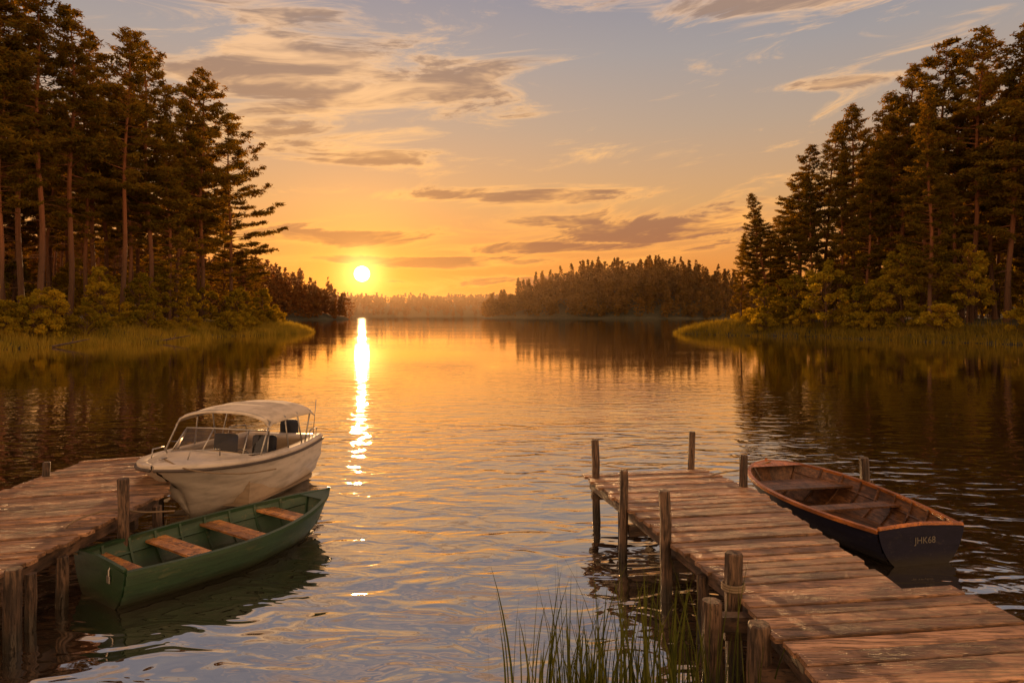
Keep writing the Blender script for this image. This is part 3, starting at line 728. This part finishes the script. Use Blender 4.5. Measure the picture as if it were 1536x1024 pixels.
def motorboat(loc,rz):
    E=empty("motorboat",loc,rz); L=4.0;B=1.12
    def hb(t):
        if t<.45: return B*(.80+.20*math.sin(t/.45*math.pi/2))
        f=(t-.45)/.55; return B*max(.02,(1-f**2.5)**.62)
    def sh(t): return .84+.06*(1-t)+.20*t**2.2
    def kz(t): return -.25+.55*max(0,(t-.6)/.4)**2.2
    def P_(t,u):
        a=u*math.pi/2; v=max(0,(t-.35)/.65)
        f=(1-v)*min(1,(math.sin(a)**.75))*(.84+.16*u)+v*(.28*u+.72*u**1.9)
        g=(1-v)*(.25*u+.75*u**2.0)+v*u**.9
        z=kz(t)+(sh(t)-kz(t))*g
        return np.array([L*t-.95*(t**6)*(1-g),hb(t)*f,z])
    ns=40;ts=np.linspace(0,1,ns);us=np.linspace(0,1,16)
    hull=MB();rail=MB();dk=MB();ins=MB()
    for sd_ in (1,-1):
        V=np.array([[P_(t,u)+[0,(.026 if (k in (6,9,12)) else 0),0] for t in ts] for k,u in enumerate(us)]).reshape(-1,3)*[1,sd_,1];F=[]
        for r in range(15):
            for i in range(ns-1):F.append((r*ns+i,r*ns+i+1,(r+1)*ns+i+1,(r+1)*ns+i))
        hull.add(V,F)
        a=[(P_(t,1)+[0.01*t,.014,-.03])*[1,sd_,1] for t in ts]; rail.add(*tube(a,.026,6))
        rows=[]
        for w_,dz in ((.0,-.01),(.01,.035),(-.03,.062),(-.10,.070),(-.20,.066),(-.23,.045),(-.24,-.02)):
            rows.append([(P_(t,1)+[0,0,dz])*[1,0,1]+[0,max(0,hb(t)+w_),0] for t in ts])
        V=np.array(rows).reshape(-1,3)*[1,sd_,1];F=[]
        for r in range(6):
            for i in range(ns-1):F.append((r*ns+i,r*ns+i+1,(r+1)*ns+i+1,(r+1)*ns+i))
        dk.add(V,F)
        tw=[t for t in ts if .05<=t<=.66]; V=[];F=[]
        for t in tw:
            y=hb(t)-.24; V+=[(L*t,y*sd_,sh(t)+.0),(L*t,(y-.06)*sd_,.14)]
        for i in range(len(tw)-1): F.append((2*i,2*i+1,2*i+3,2*i+2))
        ins.add(V,F)
    tf=[t for t in ts if t>.64]; V=[];F=[];ny=13
    for t in tf:
        for j in range(ny):
            q=-1+2*j/(ny-1); y=q*max(.01,hb(t)-.2); V.append((L*t,y,sh(t)+.062+.07*(1-q*q)*min(1,hb(t)/B*1.2)))
    for i in range(len(tf)-1):
        for j in range(ny-1):F.append((i*ny+j,i*ny+j+1,(i+1)*ny+j+1,(i+1)*ny+j))
    dk.add(V,F)
    x=L*tf[0]; ins.add([(x+.01,-.86,sh(.64)+.07),(x+.01,0,sh(.64)+.135),(x+.01,.86,sh(.64)+.07),(x+.01,.8,.14),(x+.01,-.8,.14)],[(0,1,2,3,4)])
    ins.add([(.1,-.9,.14),(2.75,-.9,.14),(2.75,.9,.14),(.1,.9,.14)],[(0,1,2,3)])
    dk.add(*rbox((.16,0,sh(0)-.01),(.30,1.5,.15),.04))
    V=[(0,y*s_,z) for s_ in (1,) for (x_,y,z) in [P_(0,u) for u in us]]+[(0,-y,z) for (x_,y,z) in [P_(0,u) for u in us][::-1]]
    hull.add(V,[tuple(range(len(V)))])
    hull.obj("hull",[M_white],E,True); rail.obj("rub_rail",[M_stripe],E,True); dk.obj("deck",[M_white],E,True); ins.obj("cockpit",[M_cream],E)
    s=MB()
    for y in (-.42,.42):
        s.add(*rbox((1.75,y,.55),(.50,.50,.16),.05)); s.add(*rbox((1.47,y,.86),(.14,.50,.62),.06,('Y',-.10))); 
    s.obj("seats",[M_vinyl],E,True)
    s=MB(); 
    for y in (-.42,.42): s.add(*rbox((1.72,y,.32),(.34,.36,.34),.02))
    s.add(*rbox((.52,0,.42),(.42,1.4,.50),.05)); s.add(*rbox((.34,0,.78),(.12,1.35,.30),.05)); s.add(*rbox((2.40,.42,.55),(.28,.55,.7),.05)); s.obj("benches",[M_cream],E,True)
    s=MB(); t=np.linspace(0,6.283,22); s.add(*tube(np.stack([2.20+.05*np.sin(t),.42+.17*np.cos(t),.88+.16*np.sin(t)],1),.014,6,False)); s.add(*tube([(2.20,.42,.88),(2.36,.42,.82)],.02,6)); s.obj("steering_wheel",[M_vinyl],E,True)
    zs=sh(.66)+.09
    base=[(2.20,-.93,zs-.05),(2.64,-.72,zs+.0),(2.76,0,zs+.06),(2.64,.72,zs),(2.20,.93,zs-.05)]
    topp=[(2.02,-.86,zs+.32),(2.32,-.64,zs+.38),(2.42,0,zs+.41),(2.32,.64,zs+.38),(2.02,.86,zs+.32)]
    gm_=MB(); gm_.add(base+topp,[(i,i+1,6+i,5+i) for i in range(4)]); gm_.obj("windscreen",[M_glass],E)
    fr=MB(); fr.add(*tube(base,.016,6)); fr.add(*tube(topp,.016,6))
    for a,b in zip(base,topp): fr.add(*tube([a,b],.014,6))
    def can(x,q): return (x,q*.94,1.56+.17*(1-abs(q)**2.8)+.03*math.sin((x-.5)/1.7*math.pi))
    for xb,xf in ((.62,.85),(1.15,1.0),(1.60,1.6),(2.12,2.50)):
        a=[(xf,-1.0,sh(xf/L)+.06)]+[can(xb,q) for q in np.linspace(-1,1,13)]+[(xf,1.0,sh(xf/L)+.06)]
        a=[(p[0],p[1]*(hb(xf/L)-.1 if i in (0,len(a)-1) else 1),p[2]-.015) for i,p in enumerate(a)]
        fr.add(*tube(a,.017,6))
    for y in (-1,1):
        fr.add(*tube([(.15,.82*y,.93),(.15,.84*y,1.12),(.6,.93*y,1.14),(.65,.93*y,.95)],.013,6))
        fr.add(*tube([(3.0,.52*y,1.08),(3.05,.55*y,1.20),(3.55,.36*y,1.26),(3.6,.34*y,1.12)],.012,6))
    fr.add(*tube([(.2,.78,.95),(.1,.80,1.7)],.008,5))
    fr.add(*rbox((3.75,0,1.16),(.16,.05,.03),.01)); fr.obj("frames",[M_metal],E,True)
    c=MB();nx,ny=15,19;V=[];F=[]
    for i in range(nx):
        xx=.50+1.70*i/(nx-1)
        sag=.030*abs(math.sin((xx-.50)/1.70*math.pi*3))
        for j in range(ny):
            q=-1.03+2.06*j/(ny-1); p=can(xx,max(-1,min(1,q)))
            dz=-sag*(1-abs(q)**4)
            z=p[2]+dz
            if abs(q)>1: z-=.085
            if i in(0,nx-1): z-=.05
            V.append((xx,p[1]*(1.03 if abs(q)>1 else 1),z))
    for i in range(nx-1):
        for j in range(ny-1):F.append((i*ny+j,i*ny+j+1,(i+1)*ny+j+1,(i+1)*ny+j))
    c.add(V,F); co_=c.obj("canopy",[M_canvas],E,True); md=co_.modifiers.new("s",'SOLIDIFY'); md.thickness=.018
    fd=MB(); fd.add(*tube([(1.2,-1.16,.25),(1.2,-1.17,.30),(1.2,-1.17,.55),(1.2,-1.15,.60)],[.03,.07,.07,.03],10)); fd.obj("fender",[M_white],E,True)
    ob=MB(); ob.add(*rbox((-.20,0,1.0),(.34,.32,.42),.08)); ob.add(*rbox((-.20,0,.45),(.16,.12,.9),.03)); ob.obj("outboard_motor",[M_vinyl],E,True)
    rope(E,[(3.75,.02,1.15),(3.78,.55,1.0),(3.3,1.1,.86),(2.6,1.35,.80)],"mooring_rope",.012)
    return E
motorboat((-4.95,14.85,0),math.atan2(-3.85,-.80))

# ------------------------------------------------------------------ reeds
def reeds():
    rs=RS(77); mb=MB()
    cl=[(.62,6.2,.22,60),(.95,6.0,.24,55),(1.25,6.3,.22,44),(.25,5.9,.18,26),(1.6,6.1,.18,44),(.75,5.6,.45,60),(1.9,5.7,.15,16)]
    for cx,cy,sp_,n in cl:
        for i in range(n):
            x=cx+rs.normal()*sp_;y=cy+rs.normal()*sp_*.8
            h=rs.uniform(.35,.95) if rs.rand()<.75 else rs.uniform(.9,1.42)
            a=rs.rand()*6.283;ln=rs.uniform(.02,.30)*h; wd=rs.uniform(.006,.012); k=8
            sa=rs.rand()*3.14; sv=np.array([math.cos(sa),math.sin(sa)*.4,0])
            V=[]
            for j in range(k):
                q=j/(k-1); c=np.array([x+math.cos(a)*ln*q**2.2,y+math.sin(a)*ln*q**2.2,-.15+(h+.15)*(q-.10*ln*q**3)])
                ww=wd*(1-q**2.5)+.0008; V+=[c-sv*ww,c+sv*ww]
            mb.add(V,[(2*j,2*j+1,2*j+3,2*j+2) for j in range(k-1)])
    mb.obj("reeds",[M_reed])
reeds()
dw=MB()
for x,y,a,L_ in ((-46.2,88,.5,5.0),(-45.3,89.5,2.4,3.2),(-50.5,75,.2,4)):
    P=[(x,y,.1),(x+math.cos(a)*L_*.5,y+math.sin(a)*L_*.3,.5),(x+math.cos(a)*L_,y+math.sin(a)*L_*.3,.9)]
    dw.add(*tube(P,[.14,.11,.04],6))
    dw.add(*tube([P[1],(P[1][0]+.4,P[1][1],1.3)],[.06,.02],5))
dw.obj("driftwood",[M_beam])
